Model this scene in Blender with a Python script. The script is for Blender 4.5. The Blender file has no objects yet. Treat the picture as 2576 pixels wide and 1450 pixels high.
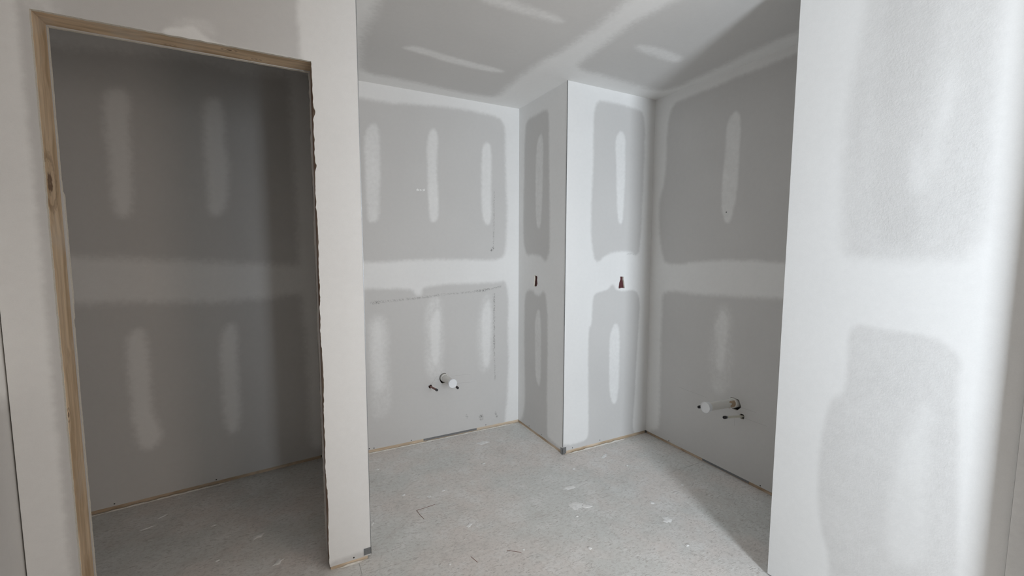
import bpy, bmesh, math, random
import numpy as np
from mathutils import Vector, Matrix, noise
from mathutils.geometry import tessellate_polygon
random.seed(7)
S = bpy.context.scene
COL = S.collection

# ------------------------------------------------------------------ camera
CAM_H = 1.3732
cd = bpy.data.cameras.new('camera'); cam = bpy.data.objects.new('camera', cd); COL.objects.link(cam)
cd.sensor_width = 36.0; cd.lens = 1090.27 / 2576 * 36.0; cd.clip_start = 0.02
R_ = Vector((0.88306291, -0.46924696, 0.00267867)); U_ = Vector((0.03896933, 0.07902154, 0.99611093)); F_ = Vector((0.4676337, 0.87952424, -0.08806723))
cam.matrix_world = Matrix(((R_.x, U_.x, -F_.x, 0), (R_.y, U_.y, -F_.y, 0), (R_.z, U_.z, -F_.z, CAM_H), (0, 0, 0, 1)))
S.camera = cam

# ------------------------------------------------------------------ light
w = bpy.data.worlds.new('world'); S.world = w; w.use_nodes = True
w.node_tree.nodes['Background'].inputs[0].default_value = (0.75, 0.85, 1.0, 1)
w.node_tree.nodes['Background'].inputs[1].default_value = 0.0

def area(name, loc, direction, sx, sy, power, color, spread):
    l = bpy.data.lights.new(name, 'AREA'); l.shape = 'RECTANGLE'; l.size = sx; l.size_y = sy
    l.energy = power; l.color = color; l.spread = math.radians(spread)
    o = bpy.data.objects.new(name, l); COL.objects.link(o); o.location = loc
    o.rotation_euler = Vector(direction).to_track_quat('-Z', 'Y').to_euler()
    return o
# daylight through the narrow window in the stub wall behind the camera
area('daylight_narrow_window', (0.85, -1.6, 1.32), (0.64, 1.0, 0.0), 0.40, 1.8, 35, (0.905, 0.985, 1.07), 100)
# warm fill light added behind the camera, lifting the closet and doorway wall
area('fill_side_light', (1.9, -0.9, 1.2), (-0.6, 1.0, 0.0), 0.5, 1.9, 12, (1.0, 0.82, 0.69), 180)
# weak soft fill added far behind the camera, mainly for the doorway wall
area('fill_wide_light', (2.35, -3.02, 1.45), (-0.4, 1.0, 0.0), 1.0, 1.4, 10, (1.0, 0.91, 0.81), 150)

S.view_settings.view_transform = 'Standard'; S.view_settings.look = 'None'
S.view_settings.gamma = 1.0; S.view_settings.use_curve_mapping = False
S.view_settings.exposure = 0.08

#@@VAR
# ------------------------------------------------------------------ plan of the rooms (metres)
ZC = 2.4243; YB = 2.9345; YC = 2.3097; XC = 1.6179; XR = 2.3679; YL = 1.9026; XLE = 0.3022
X0 = -0.643; X1 = 0.1300; ZH = 2.0947; XL = -0.7695; YF = 1.0137; XF = 1.7698; YG = 0.358; GAP = 0.024
CA = (-0.905, 2.886); CB = (0.181, 3.005); CLEN = math.hypot(CB[0]-CA[0], CB[1]-CA[1]); CD = ((CB[0]-CA[0])/CLEN, (CB[1]-CA[1])/CLEN)

LAYERS = {"B":[[0,0.022,[[0.347,2.35],[0.47,2.318],[0.72,2.321],[1.059,2.352],[1.342,2.35],[1.457,2.333],[1.5,2.276],[1.501,1.942],[1.518,1.67],[1.505,1.363],[1.471,1.303],[1.362,1.295],[0.926,1.307],[0.631,1.291],[0.464,1.288],[0.315,1.284]]],[0,0.02,[[0.31,1.123],[0.785,1.104],[0.804,1.068],[0.821,1.056],[0.849,1.057],[0.858,1.11],[1.014,1.129],[1.454,1.123],[1.492,1.14],[1.522,1.072],[1.53,0.902],[1.523,0.698],[1.534,0.591],[1.524,0.298],[1.503,0.042],[1.503,-0.049],[0.272,-0.112]]],[0.8,0.018,[[0.495,2.083],[0.518,2.152],[0.568,2.184],[0.594,2.133],[0.582,1.703],[0.571,1.561],[0.515,1.542],[0.502,1.597],[0.496,1.948]]],[0.85,0.015,[[0.904,2.133],[0.947,2.204],[0.98,2.168],[0.982,2.102],[0.968,1.914],[0.978,1.779],[0.978,1.575],[0.913,1.559],[0.907,1.775],[0.904,1.935]]],[0.9,0.015,[[1.307,2.097],[1.345,2.158],[1.386,2.134],[1.389,1.978],[1.382,1.748],[1.389,1.574],[1.343,1.544],[1.305,1.629]]],[0.4,0.03,[[0.486,0.872],[0.538,0.948],[0.615,0.915],[0.622,0.643],[0.63,0.365],[0.6,0.244],[0.495,0.222],[0.493,0.658]]],[0.85,0.03,[[0.504,0.791],[0.537,0.881],[0.576,0.9],[0.585,0.647],[0.591,0.427],[0.517,0.416],[0.508,0.656]]],[0.4,0.03,[[0.869,0.897],[0.905,1.035],[0.998,1.036],[1.009,0.743],[0.996,0.424],[0.868,0.457]]],[0.9,0.015,[[0.908,0.866],[0.959,0.965],[0.985,0.917],[0.977,0.746],[0.968,0.553],[0.921,0.559],[0.909,0.752]]],[0.35,0.03,[[1.266,0.809],[1.316,1.038],[1.398,1.026],[1.39,0.461],[1.281,0.445]]],[0.85,0.015,[[1.302,0.896],[1.351,1.007],[1.381,0.966],[1.377,0.709],[1.367,0.479],[1.314,0.495],[1.308,0.715]]]],"C1":[[0,0.02,[[2.71,2.316],[2.564,2.32],[2.524,2.288],[2.517,1.928],[2.492,1.394],[2.53,1.302],[2.561,1.29],[2.603,1.328],[2.724,1.341],[2.817,1.328],[2.866,1.447],[2.857,1.783],[2.845,2.276],[2.793,2.316]]],[0.75,0.012,[[2.617,2.181],[2.59,2.103],[2.593,1.943],[2.599,1.728],[2.617,1.523],[2.671,1.528],[2.69,1.681],[2.693,1.957],[2.669,2.141]]],[0,0.02,[[2.838,1.049],[2.738,1.09],[2.652,1.033],[2.547,1.105],[2.513,0.9],[2.515,0.45],[2.508,0.06],[2.476,0.049],[2.291,0.029],[2.29,-0.031],[3.023,-0.021],[2.815,0.066],[2.84,0.688]]],[0.75,0.012,[[2.635,0.963],[2.601,0.89],[2.594,0.458],[2.62,0.371],[2.672,0.437],[2.68,0.644],[2.684,0.879]]]],"C2":[[0,0.015,[[1.82,2.34],[1.975,2.347],[2.227,2.335],[2.265,2.296],[2.279,2.141],[2.264,1.377],[2.224,1.329],[2.174,1.366],[2.022,1.363],[1.953,1.339],[1.859,1.278],[1.822,1.439],[1.817,1.645],[1.83,1.913]]],[0.85,0.012,[[2.009,2.128],[2.056,2.18],[2.1,2.139],[2.103,1.94],[2.1,1.726],[2.091,1.549],[2.045,1.561],[2.022,1.933]]],[0,0.01,[[1.844,1.056],[1.874,1.082],[1.977,1.099],[2.015,1.147],[2.056,1.082],[2.279,1.092],[2.262,0.725],[2.245,0.238],[2.232,0.053],[2.294,-0.014],[1.6,-0.063],[1.611,0.081],[1.663,0.058],[1.793,0.059],[1.833,0.084],[1.825,0.31],[1.812,0.847],[1.842,0.864]]],[0.85,0.012,[[2.0,0.792],[2.041,0.867],[2.078,0.842],[2.092,0.755],[2.094,0.439],[2.081,0.289],[2.041,0.279],[2.009,0.365],[1.998,0.623]]]],"R":[[0,0.02,[[2.147,2.348],[2.063,2.357],[1.685,2.37],[1.351,2.375],[1.221,2.373],[1.193,1.311],[1.362,1.307],[1.57,1.317],[1.893,1.304],[2.016,1.28],[2.176,1.275],[2.204,1.355],[2.24,1.509],[2.249,1.713],[2.2,1.836],[2.196,2.228],[2.175,2.299]]],[0.85,0.012,[[1.707,2.174],[1.685,2.183],[1.658,2.149],[1.651,2.103],[1.654,1.972],[1.652,1.789],[1.662,1.641],[1.692,1.538],[1.724,1.535],[1.759,1.65],[1.753,1.803],[1.743,1.964],[1.741,2.125]]],[0,0.025,[[2.189,1.093],[1.891,1.089],[1.363,1.114],[1.182,1.123],[1.148,-0.082],[2.284,-0.001],[2.262,0.045],[2.179,0.076],[2.184,0.361],[2.191,0.954]]],[0.35,0.04,[[1.762,1.005],[1.696,1.049],[1.649,0.995],[1.635,0.732],[1.64,0.522],[1.764,0.472],[1.79,0.697]]],[0.8,0.02,[[1.738,0.97],[1.708,1.014],[1.669,0.932],[1.684,0.753],[1.689,0.64],[1.737,0.62],[1.745,0.83],[1.766,0.904]]]],"L":[[0.0,0.016,[[-0.671,2.334],[-0.67,2.113],[-0.669,1.779],[-0.665,1.552],[-0.667,0.926],[-0.666,0.275],[-0.659,0.055],[-0.558,0.009],[-0.638,2.085],[0.128,2.089],[0.089,2.09],[0.092,2.309],[0.098,2.591]]],[0.55,0.03,[[-0.649,2.231],[-0.597,2.201],[-0.592,2.133],[-0.576,2.095],[-0.59,2.075],[-0.625,2.09],[-0.654,2.094]]],[0.3,0.015,[[-0.313,2.106],[-0.298,2.143],[-0.253,2.166],[-0.203,2.17],[-0.169,2.142],[-0.177,2.097],[-0.29,2.089]]],[1.0,0.008,[[-0.33,2.099],[-0.311,2.116],[-0.288,2.124],[-0.272,2.126],[-0.255,2.135],[-0.239,2.141],[-0.227,2.131],[-0.214,2.115],[-0.194,2.105],[-0.142,2.093],[-0.154,2.085],[-0.29,2.089]]],[0.15,0.012,[[0.125,0.032],[0.143,0.036],[0.214,0.039],[0.264,0.042],[0.323,0.046],[0.329,-0.097],[0.115,-0.035]]]],"F":[[0.4,0.035,[[0.783,2.33],[0.798,2.212],[0.815,2.026],[0.837,1.8],[0.823,1.417],[0.803,1.353],[0.721,1.345],[0.587,1.343],[0.503,1.35],[0.493,1.381],[0.471,1.42],[0.463,1.476],[0.466,1.576],[0.477,1.849],[0.477,2.058],[0.477,2.161]]],[0.18,0.03,[[0.748,2.31],[0.742,2.185],[0.743,1.874],[0.737,1.574],[0.724,1.401],[0.6,1.387],[0.647,1.663],[0.624,1.898],[0.603,2.119],[0.601,2.229]]],[0.75,0.03,[[0.573,1.937],[0.553,1.896],[0.555,1.807],[0.568,1.73],[0.574,1.626],[0.595,1.606],[0.61,1.68],[0.591,1.817]]],[0.7,0.03,[[0.644,1.699],[0.629,1.708],[0.613,1.657],[0.602,1.571],[0.63,1.55],[0.646,1.613]]],[0.42,0.014,[[0.758,1.118],[0.706,1.112],[0.577,1.112],[0.534,1.097],[0.487,1.056],[0.495,0.966],[0.481,0.817],[0.457,0.485],[0.451,0.264],[0.779,0.002],[0.792,0.231],[0.83,0.335],[0.848,0.476],[0.846,0.673],[0.828,0.825],[0.773,0.864],[0.784,1.078]]],[0.75,0.025,[[0.584,0.862],[0.557,0.89],[0.535,0.872],[0.546,0.791],[0.536,0.6],[0.524,0.389],[0.59,0.323],[0.626,0.341],[0.635,0.549],[0.619,0.694],[0.599,0.784]]]],"closet":[[1,0.05,[[-0.333,2.389],[0.398,2.53],[1.16,2.558],[1.156,2.428],[0.816,2.376],[0.523,2.383],[0.28,2.363],[-0.342,2.266]]],[1,0.04,[[0.995,2.427],[0.991,2.312],[1.0,1.918],[1.006,1.681],[1.004,1.194],[1.03,0.79],[1.035,0.427],[1.023,0.086],[1.174,0.074],[1.274,2.49]]],[1,0.04,[[-0.408,1.347],[0.0,1.336],[0.416,1.312],[1.002,1.273],[1.236,1.276],[1.23,1.082],[0.973,1.096],[0.78,1.071],[0.528,1.071],[0.208,1.097],[-0.0,1.101],[-0.425,1.112]]],[1,0.03,[[0.159,2.117],[0.186,2.161],[0.239,2.177],[0.262,2.137],[0.25,1.969],[0.248,1.731],[0.244,1.589],[0.225,1.538],[0.179,1.536],[0.165,1.605],[0.166,1.821],[0.156,1.974]]],[1,0.03,[[0.564,2.168],[0.601,2.203],[0.647,2.205],[0.655,2.117],[0.656,1.965],[0.671,1.814],[0.651,1.613],[0.607,1.555],[0.561,1.564],[0.562,1.76],[0.56,1.973]]],[1,0.03,[[0.173,0.891],[0.207,0.946],[0.243,0.951],[0.257,0.881],[0.266,0.751],[0.263,0.577],[0.263,0.488],[0.297,0.403],[0.288,0.326],[0.235,0.284],[0.188,0.319],[0.18,0.463],[0.176,0.679]]],[1,0.03,[[0.58,0.866],[0.616,0.936],[0.659,0.946],[0.665,0.833],[0.656,0.62],[0.662,0.451],[0.65,0.308],[0.605,0.282],[0.579,0.348],[0.579,0.562]]]],"ceil":[[0,0.05,[[0.396,1.717],[0.41,1.971],[0.4,2.197],[0.399,2.42],[0.451,2.794],[0.686,2.783],[1.108,2.817],[1.331,2.809],[1.36,2.732],[1.33,2.53],[1.319,2.281],[1.368,1.818],[1.333,1.475],[1.319,1.247],[1.042,1.321]]],[0,0.05,[[1.547,2.145],[1.517,1.956],[1.495,1.736],[1.493,1.53],[1.519,1.375],[1.518,1.194],[2.189,0.833],[2.247,1.282],[2.238,1.499],[2.28,1.749],[2.307,2.135],[2.19,2.182],[1.859,2.149]]],[0.85,0.02,[[0.598,2.363],[0.629,2.321],[0.675,2.306],[0.925,2.348],[1.159,2.36],[1.218,2.374],[1.187,2.417],[0.956,2.427],[0.654,2.374]]],[0.7,0.03,[[0.756,1.736],[0.849,1.702],[1.139,1.721],[1.206,1.755],[1.129,1.772],[0.965,1.777],[0.801,1.777]]],[0.8,0.03,[[1.65,1.756],[1.735,1.73],[1.905,1.726],[1.998,1.758],[2.004,1.813],[1.878,1.811],[1.711,1.804]]]]}
# ------------------------------------------------------------------ materials
def new_mat(name):
    m = bpy.data.materials.new(name); m.use_nodes = True
    nt = m.node_tree; b = nt.nodes['Principled BSDF']
    return m, nt, b
def N(nt, t, **kw):
    n = nt.nodes.new(t)
    for k, v in kw.items():
        if k == 'ins':
            for a, c in v.items(): n.inputs[a].default_value = c
        else: setattr(n, k, v)
    return n
def mathn(nt, op, a, b=None, c=None, clamp=False):
    n = nt.nodes.new('ShaderNodeMath'); n.operation = op; n.use_clamp = clamp
    for i, x in enumerate((a, b, c)):
        if x is None: continue
        if isinstance(x, (int, float)): n.inputs[i].default_value = x
        else: nt.links.new(x, n.inputs[i])
    return n.outputs[0]
def mixc(nt, f, a, b):
    n = nt.nodes.new('ShaderNodeMix'); n.data_type = 'RGBA'
    for s, x in ((n.inputs[0], f), (n.inputs[6], a), (n.inputs[7], b)):
        if isinstance(x, (int, float)): s.default_value = x
        elif isinstance(x, tuple): s.default_value = (*x, 1) if len(x) == 3 else x
        else: nt.links.new(x, s)
    return n.outputs[2]
def noisen(nt, vec, scale, detail=2, rough=.5):
    n = N(nt, 'ShaderNodeTexNoise', ins={'Scale': scale, 'Detail': detail, 'Roughness': rough}); nt.links.new(vec, n.inputs['Vector'])
    return n.outputs[0]
def ramp(nt, x, lo, hi):
    n = N(nt, 'ShaderNodeMapRange', ins={1: lo, 2: hi}); n.interpolation_type = 'SMOOTHSTEP'; nt.links.new(x, n.inputs[0]); return n.outputs[0]
def stretch(nt, vec, rot, sc):
    n = N(nt, 'ShaderNodeMapping', ins={'Rotation': rot, 'Scale': sc}); nt.links.new(vec, n.inputs[0]); return n.outputs[0]

PAPER = (0.66, 0.652, 0.638); MUD = (0.87, 0.868, 0.855)
def drywall(name, rough_bump, gain=1.0, wobble=2.6):
    m, nt, b = new_mat(name); L = nt.links
    pos = N(nt, 'ShaderNodeNewGeometry').outputs['Position']
    a = N(nt, 'ShaderNodeAttribute', attribute_name='mud').outputs['Fac']
    d = N(nt, 'ShaderNodeAttribute', attribute_name='dirt').outputs['Fac']
    n1 = noisen(nt, pos, 9, 3); n2 = noisen(nt, pos, 45, 3); n3 = noisen(nt, pos, 320, 2)
    edge = mathn(nt, 'MULTIPLY', a, mathn(nt, 'SUBTRACT', 1.0, a))
    wob = mathn(nt, 'ADD', mathn(nt, 'SUBTRACT', n1, .5), mathn(nt, 'SUBTRACT', n2, .5))
    f = mathn(nt, 'ADD', a, mathn(nt, 'MULTIPLY', mathn(nt, 'MULTIPLY', wob, edge), wobble), clamp=True)
    c = mixc(nt, f, tuple(x*gain for x in PAPER), tuple(x*gain for x in MUD))
    # paper mottling and hand-sanded clouding
    cl = mathn(nt, 'ADD', mathn(nt, 'MULTIPLY', mathn(nt, 'SUBTRACT', noisen(nt, pos, 2.3, 3), .5), .10),
               mathn(nt, 'ADD', mathn(nt, 'MULTIPLY', mathn(nt, 'SUBTRACT', n3, .5), .07), mathn(nt, 'MULTIPLY', mathn(nt, 'SUBTRACT', n2, .5), .05)))
    hs = N(nt, 'ShaderNodeHueSaturation'); L.new(c, hs.inputs['Color']); L.new(mathn(nt, 'ADD', cl, 1.0), hs.inputs['Value'])
    c2 = mixc(nt, mathn(nt, 'MULTIPLY', d, ramp(nt, noisen(nt, pos, 110, 4, .7), .42, .62)), hs.outputs[0], (.16, .155, .15))
    L.new(c2, b.inputs['Base Color']); b.inputs['Roughness'].default_value = .93; b.inputs['Specular IOR Level'].default_value = .25
    h = mathn(nt, 'ADD', mathn(nt, 'MULTIPLY', n3, .35), mathn(nt, 'MULTIPLY', mathn(nt, 'MULTIPLY', noisen(nt, pos, 150, 3, .6), rough_bump), mathn(nt, 'SUBTRACT', 1.05, f)))
    h = mathn(nt, 'ADD', h, mathn(nt, 'MULTIPLY', f, .5))
    bp = N(nt, 'ShaderNodeBump', ins={'Strength': .35, 'Distance': .0006}); L.new(h, bp.inputs['Height']); L.new(bp.outputs[0], b.inputs['Normal'])
    return m
M_DRY = drywall('taped drywall', .2); M_DRYR = drywall('rough skimmed drywall', 3.4, .95, .9); M_CEIL = drywall('ceiling board', .2, 1.07)

def plain(name, col, rough=.7, nscale=60, amt=.15, metal=0.0, bump=0.0):
    m, nt, b = new_mat(name); g = N(nt, 'ShaderNodeNewGeometry').outputs['Position']
    n = noisen(nt, g, nscale, 3)
    hs = N(nt, 'ShaderNodeHueSaturation', ins={'Color': (*col, 1)}); nt.links.new(mathn(nt, 'ADD', mathn(nt, 'MULTIPLY', mathn(nt, 'SUBTRACT', n, .5), amt*2), 1.0), hs.inputs['Value'])
    nt.links.new(hs.outputs[0], b.inputs['Base Color']); b.inputs['Roughness'].default_value = rough; b.inputs['Metallic'].default_value = metal
    if bump:
        bp = N(nt, 'ShaderNodeBump', ins={'Strength': .6, 'Distance': bump}); nt.links.new(n, bp.inputs['Height']); nt.links.new(bp.outputs[0], b.inputs['Normal'])
    return m
M_GYP = plain('cut gypsum edge', (.80, .76, .67), .9, 220, .2, bump=.001)
M_PVC = plain('white pvc', (.80, .79, .75), .45, 30, .05)
M_CAP = plain('translucent white cap', (.88, .90, .92), .35, 30, .03)
M_PEX = plain('cream pex tube', (.72, .70, .60), .5, 60, .12)
M_COP = plain('dull copper tube', (.22, .10, .08), .5, 120, .3, .5)
M_BLK = plain('black plug', (.015, .014, .016), .4, 60, .2)
M_STEEL = plain('galvanised steel', (.30, .31, .32), .38, 140, .25, .85)
M_MAROON = plain('maroon plastic box', (.105, .028, .032), .6, 90, .25)
M_SCREW = plain('black screw', (.02, .02, .02), .5)
M_SPLAT = plain('dried compound', (.90, .90, .885), .85, 60, .25, bump=.002)
M_PENCIL = plain('pencil graphite', (.47, .465, .455), .7)
M_DUST = plain('dusty sill strip', (.84, .81, .75), .9, 120, .2, bump=.001)
M_GLUE = plain('brown pipe glue', (.50, .37, .25), .5, 110, .3)
M_FRAME = plain('white window frame', (.8, .8, .8), .4)
M_GLASS, _nt, _b = new_mat('window glass')
_b.inputs['Base Color'].default_value = (.9, .95, 1, 1); _b.inputs['Roughness'].default_value = .05; _b.inputs['Transmission Weight'].default_value = 1.0
_n = noisen(_nt, N(_nt, 'ShaderNodeNewGeometry').outputs['Position'], 3); _nt.links.new(mathn(_nt, 'MULTIPLY', _n, .04), _b.inputs['Roughness'])

def wood(name, axis, tint, knots):
    m, nt, b = new_mat(name); L = nt.links
    pos = N(nt, 'ShaderNodeNewGeometry').outputs['Position']
    sc = [26, 26, 26]; sc[axis] = 1.3
    warp = noisen(nt, pos, 3.0, 2)
    v = stretch(nt, pos, (0, 0, 0), tuple(sc))
    va = N(nt, 'ShaderNodeVectorMath', operation='ADD'); L.new(v, va.inputs[0])
    cw = N(nt, 'ShaderNodeCombineXYZ');
    for i in range(3): L.new(mathn(nt, 'MULTIPLY', warp, 2.2), cw.inputs[i])
    L.new(cw.outputs[0], va.inputs[1])
    g = noisen(nt, va.outputs[0], 1.0, 4, .6)
    sc2 = [260, 260, 260]; sc2[axis] = 6
    g2 = noisen(nt, stretch(nt, pos, (0, 0, 0), tuple(sc2)), 1.0, 2)
    c = mixc(nt, ramp(nt, g, .35, .68), tuple(t*1.0 for t in tint), tuple(t*k for t, k in zip(tint, (.62, .56, .48))))
    c = mixc(nt, mathn(nt, 'MULTIPLY', ramp(nt, g2, .45, .75), .45), c, tuple(t*.55 for t in tint))
    c = mixc(nt, mathn(nt, 'MULTIPLY', ramp(nt, noisen(nt, pos, 7, 3), .5, .7), .45), c, (.70, .62, .52))
    for kp, kr in knots:
        vs = N(nt, 'ShaderNodeVectorMath', operation='SUBTRACT'); L.new(pos, vs.inputs[0]); vs.inputs[1].default_value = kp
        s = [1, 1, 1]; s[axis] = .5
        vm = N(nt, 'ShaderNodeVectorMath', operation='MULTIPLY'); L.new(vs.outputs[0], vm.inputs[0]); vm.inputs[1].default_value = s
        ln = N(nt, 'ShaderNodeVectorMath', operation='LENGTH'); L.new(vm.outputs[0], ln.inputs[0])
        dd = mathn(nt, 'ADD', ln.outputs['Value'], mathn(nt, 'MULTIPLY', mathn(nt, 'SUBTRACT', noisen(nt, pos, 60, 2), .5), kr*.8))
        core = mathn(nt, 'SUBTRACT', 1.0, ramp(nt, dd, kr*.35, kr*.75)); halo = mathn(nt, 'SUBTRACT', 1.0, ramp(nt, dd, kr*.8, kr*2.3))
        ring = mathn(nt, 'MULTIPLY', halo, ramp(nt, mathn(nt, 'SINE', mathn(nt, 'MULTIPLY', dd, 5.5/kr)), -.2, .9))
        c = mixc(nt, mathn(nt, 'MULTIPLY', ring, .6), c, (.17, .09, .045))
        c = mixc(nt, mathn(nt, 'MULTIPLY', core, .6), c, (.12, .065, .04))
    L.new(c, b.inputs['Base Color']); b.inputs['Roughness'].default_value = .75
    bp = N(nt, 'ShaderNodeBump', ins={'Strength': .3, 'Distance': .001}); L.new(g2, bp.inputs['Height']); L.new(bp.outputs[0], b.inputs['Normal'])
    return m
PINE = (.84, .66, .46)
M_STUD = wood('pine jamb stud', 2, PINE, [((-.643, 1.937, 1.585), .030), ((-.643, 1.922, .823), .008)])
M_STUD2 = wood('pine jamb stud with shade in colour', 2, (.30, .20, .15), [])  # darker copy of the pine, shade inside the wall put into its colour
M_HEAD = wood('pine header board', 0, PINE, [((-.1376, 1.946, 2.0947), .0085), ((-.0543, 1.990, 2.0947), .0065), ((-.32, 2.0, 2.0947), .006)])
M_PLATEX = wood('pine bottom plate along x', 0, (.80, .66, .50), [])
M_PLATEY = wood('pine bottom plate along y', 1, (.74, .60, .46), [])

def floor_mat():
    m, nt, b = new_mat('dusty strand board'); L = nt.links
    pos = N(nt, 'ShaderNodeNewGeometry').outputs['Position']
    # wood strands: short stretched flecks lying in several directions, each direction gated to its own patches
    tot = None
    for i, (ang, sx, sy) in enumerate(((.45, 30, 150), (1.75, 36, 170), (-.5, 26, 130), (1.1, 40, 190), (2.5, 34, 160))):
        wv = N(nt, 'ShaderNodeVectorMath', operation='MULTIPLY_ADD'); L.new(N(nt, 'ShaderNodeTexNoise', ins={'Scale': 14.0 + i, 'Detail': 1.0}).outputs['Color'], wv.inputs[0]); wv.inputs[1].default_value = (.05, .05, 0); L.new(pos, wv.inputs[2])
        L.new(pos, wv.inputs[0].links[0].from_node.inputs['Vector'])
        n = noisen(nt, stretch(nt, wv.outputs[0], (0, 0, ang), (sx, sy, 1)), 1.0, 3, .6)
        msk = ramp(nt, noisen(nt, stretch(nt, pos, (0, 0, i*.7), (1, 1, 1)), 13 + 3*i, 2), .40, .60)
        s = mathn(nt, 'MULTIPLY', mathn(nt, 'SUBTRACT', n, .5), msk)
        tot = s if tot is None else mathn(nt, 'ADD', tot, s)
    dark = ramp(nt, tot, -.04, -.30); lite = ramp(nt, tot, .06, .32)
    big = noisen(nt, pos, 1.9, 4, .6); mid = noisen(nt, pos, 6.5, 4, .62); fine = noisen(nt, pos, 420, 2); sm = noisen(nt, pos, 60, 3, .65)
    c = mixc(nt, ramp(nt, big, .38, .62), (.755, .765, .742), (.82, .775, .738))
    c = mixc(nt, mathn(nt, 'MULTIPLY', ramp(nt, mid, .48, .68), .55), c, (.90, .90, .885))
    c = mixc(nt, mathn(nt, 'MULTIPLY', ramp(nt, mid, .46, .30), .45), c, (.64, .615, .585))
    c = mixc(nt, mathn(nt, 'MULTIPLY', dark, .5), c, (.36, .33, .30))
    c = mixc(nt, mathn(nt, 'MULTIPLY', lite, .45), c, (.95, .94, .92))
    c = mixc(nt, mathn(nt, 'MULTIPLY', ramp(nt, sm, .52, .34), .30), c, (.46, .43, .40))
    # stray dark splinters
    for ang in (.9, -1.05, .2):
        sp = noisen(nt, stretch(nt, pos, (0, 0, ang), (8, 190, 1)), 1.0, 1)
        gate = ramp(nt, noisen(nt, stretch(nt, pos, (0, 0, ang), (1, 1, 1)), 6.1, 2), .55, .62)
        c = mixc(nt, mathn(nt, 'MULTIPLY', mathn(nt, 'MULTIPLY', ramp(nt, sp, .72, .78), gate), .7), c, (.14, .12, .10))
    spk = ramp(nt, noisen(nt, pos, 70, 3), .66, .74)
    c = mixc(nt, mathn(nt, 'MULTIPLY', spk, .6), c, (.95, .95, .94))
    hs = N(nt, 'ShaderNodeHueSaturation'); L.new(c, hs.inputs['Color']); L.new(mathn(nt, 'ADD', mathn(nt, 'MULTIPLY', fine, .30), .85), hs.inputs['Value'])
    L.new(hs.outputs[0], b.inputs['Base Color']); b.inputs['Roughness'].default_value = .82; b.inputs['Specular IOR Level'].default_value = .3
    bp = N(nt, 'ShaderNodeBump', ins={'Strength': .5, 'Distance': .0015}); L.new(mathn(nt, 'ADD', tot, mathn(nt, 'MULTIPLY', mid, .6)), bp.inputs['Height']); L.new(bp.outputs[0], b.inputs['Normal'])
    return m
M_FLOOR = floor_mat()

# ------------------------------------------------------------------ mesh helpers
def tag(o, label=None, cat=None, group=None, kind=None):
    if label: o['label'] = label
    if cat: o['category'] = cat
    if group: o['group'] = group
    if kind: o['kind'] = kind
    return o
def link(name, me, mats, parent=None, **kw):
    o = bpy.data.objects.new(name, me); COL.objects.link(o)
    for m in (mats if isinstance(mats, (list, tuple)) else [mats]): me.materials.append(m)
    if parent: o.parent = parent
    return tag(o, **kw)
def from_bm(name, bm, mats, parent=None, smooth=False, **kw):
    me = bpy.data.meshes.new(name); bmesh.ops.recalc_face_normals(bm, faces=bm.faces); bm.to_mesh(me); bm.free()
    if smooth:
        for p in me.polygons: p.use_smooth = True
    return link(name, me, mats, parent, **kw)
def box(bm, a, b, bev=0.0):
    vs = bmesh.ops.create_cube(bm, size=1.0)['verts']
    for v in vs: v.co = Vector([a[i] + (b[i]-a[i])*(v.co[i]+.5) for i in range(3)])
    if bev:
        es = list({e for v in vs for e in v.link_edges}); bmesh.ops.bevel(bm, geom=es, offset=bev, segments=2, affect='EDGES', profile=.6)
def box_obj(name, a, b, mat, parent=None, bev=0.0, **kw):
    bm = bmesh.new(); box(bm, a, b, bev); return from_bm(name, bm, mat, parent, **kw)

def sdf(px, py, poly):
    """signed distance of points to a closed polygon, negative inside"""
    P = np.asarray(poly, float); Q = np.roll(P, -1, 0)
    d2 = np.full(px.shape, 1e9); inside = np.zeros(px.shape, bool)
    for (ax, ay), (bx, by) in zip(P, Q):
        ex, ey = bx-ax, by-ay; wx, wy = px-ax, py-ay
        t = np.clip((wx*ex + wy*ey)/(ex*ex + ey*ey + 1e-12), 0, 1)
        d2 = np.minimum(d2, (wx-ex*t)**2 + (wy-ey*t)**2)
        if ay != by:
            c = ((ay > py) != (by > py)) & (px < ex*(py-ay)/(by-ay) + ax); inside ^= c
    d = np.sqrt(d2); return np.where(inside, -d, d)
def smooth_poly(poly, n=2):
    P = np.array(poly, float)
    for _ in range(n):
        Q = np.roll(P, -1, 0); P = np.stack([P*.78+Q*.22, P*.22+Q*.78], 1).reshape(-1, 2)
    return P
def masks(us, vs, layers, base, scuffs):
    m = np.full(us.shape, float(base)); d = np.zeros(us.shape)
    for val, fe, poly in layers:
        P = np.array(poly); lo = P.min(0)-fe*2.5; hi = P.max(0)+fe*2.5
        k = (us > lo[0]) & (us < hi[0]) & (vs > lo[1]) & (vs < hi[1])
        if not k.any(): continue
        t = np.clip(.5 - sdf(us[k], vs[k], smooth_poly(poly))/(fe*1.9), 0, 1); t = t*t*(3-2*t)
        m[k] = m[k]*(1-t) + val*t
    for (ax, ay), (bx, by), wd, st in scuffs:
        ex, ey = bx-ax, by-ay; wx, wy = us-ax, vs-ay
        t = np.clip((wx*ex + wy*ey)/(ex*ex + ey*ey + 1e-12), 0, 1)
        r = np.sqrt((wx-ex*t)**2 + (wy-ey*t)**2); d = np.maximum(d, st*np.clip(1.4-r/wd, 0, 1))
    return m, d
def lines(a, b, step, extra=()):
    pts = sorted(set([a, b] + [e for e in extra if a < e < b])); out = [pts[0]]
    for p, q in zip(pts, pts[1:]):
        n = max(1, round((q-p)/step)); out += [p + (q-p)*i/n for i in range(1, n+1)]
    return out
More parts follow.
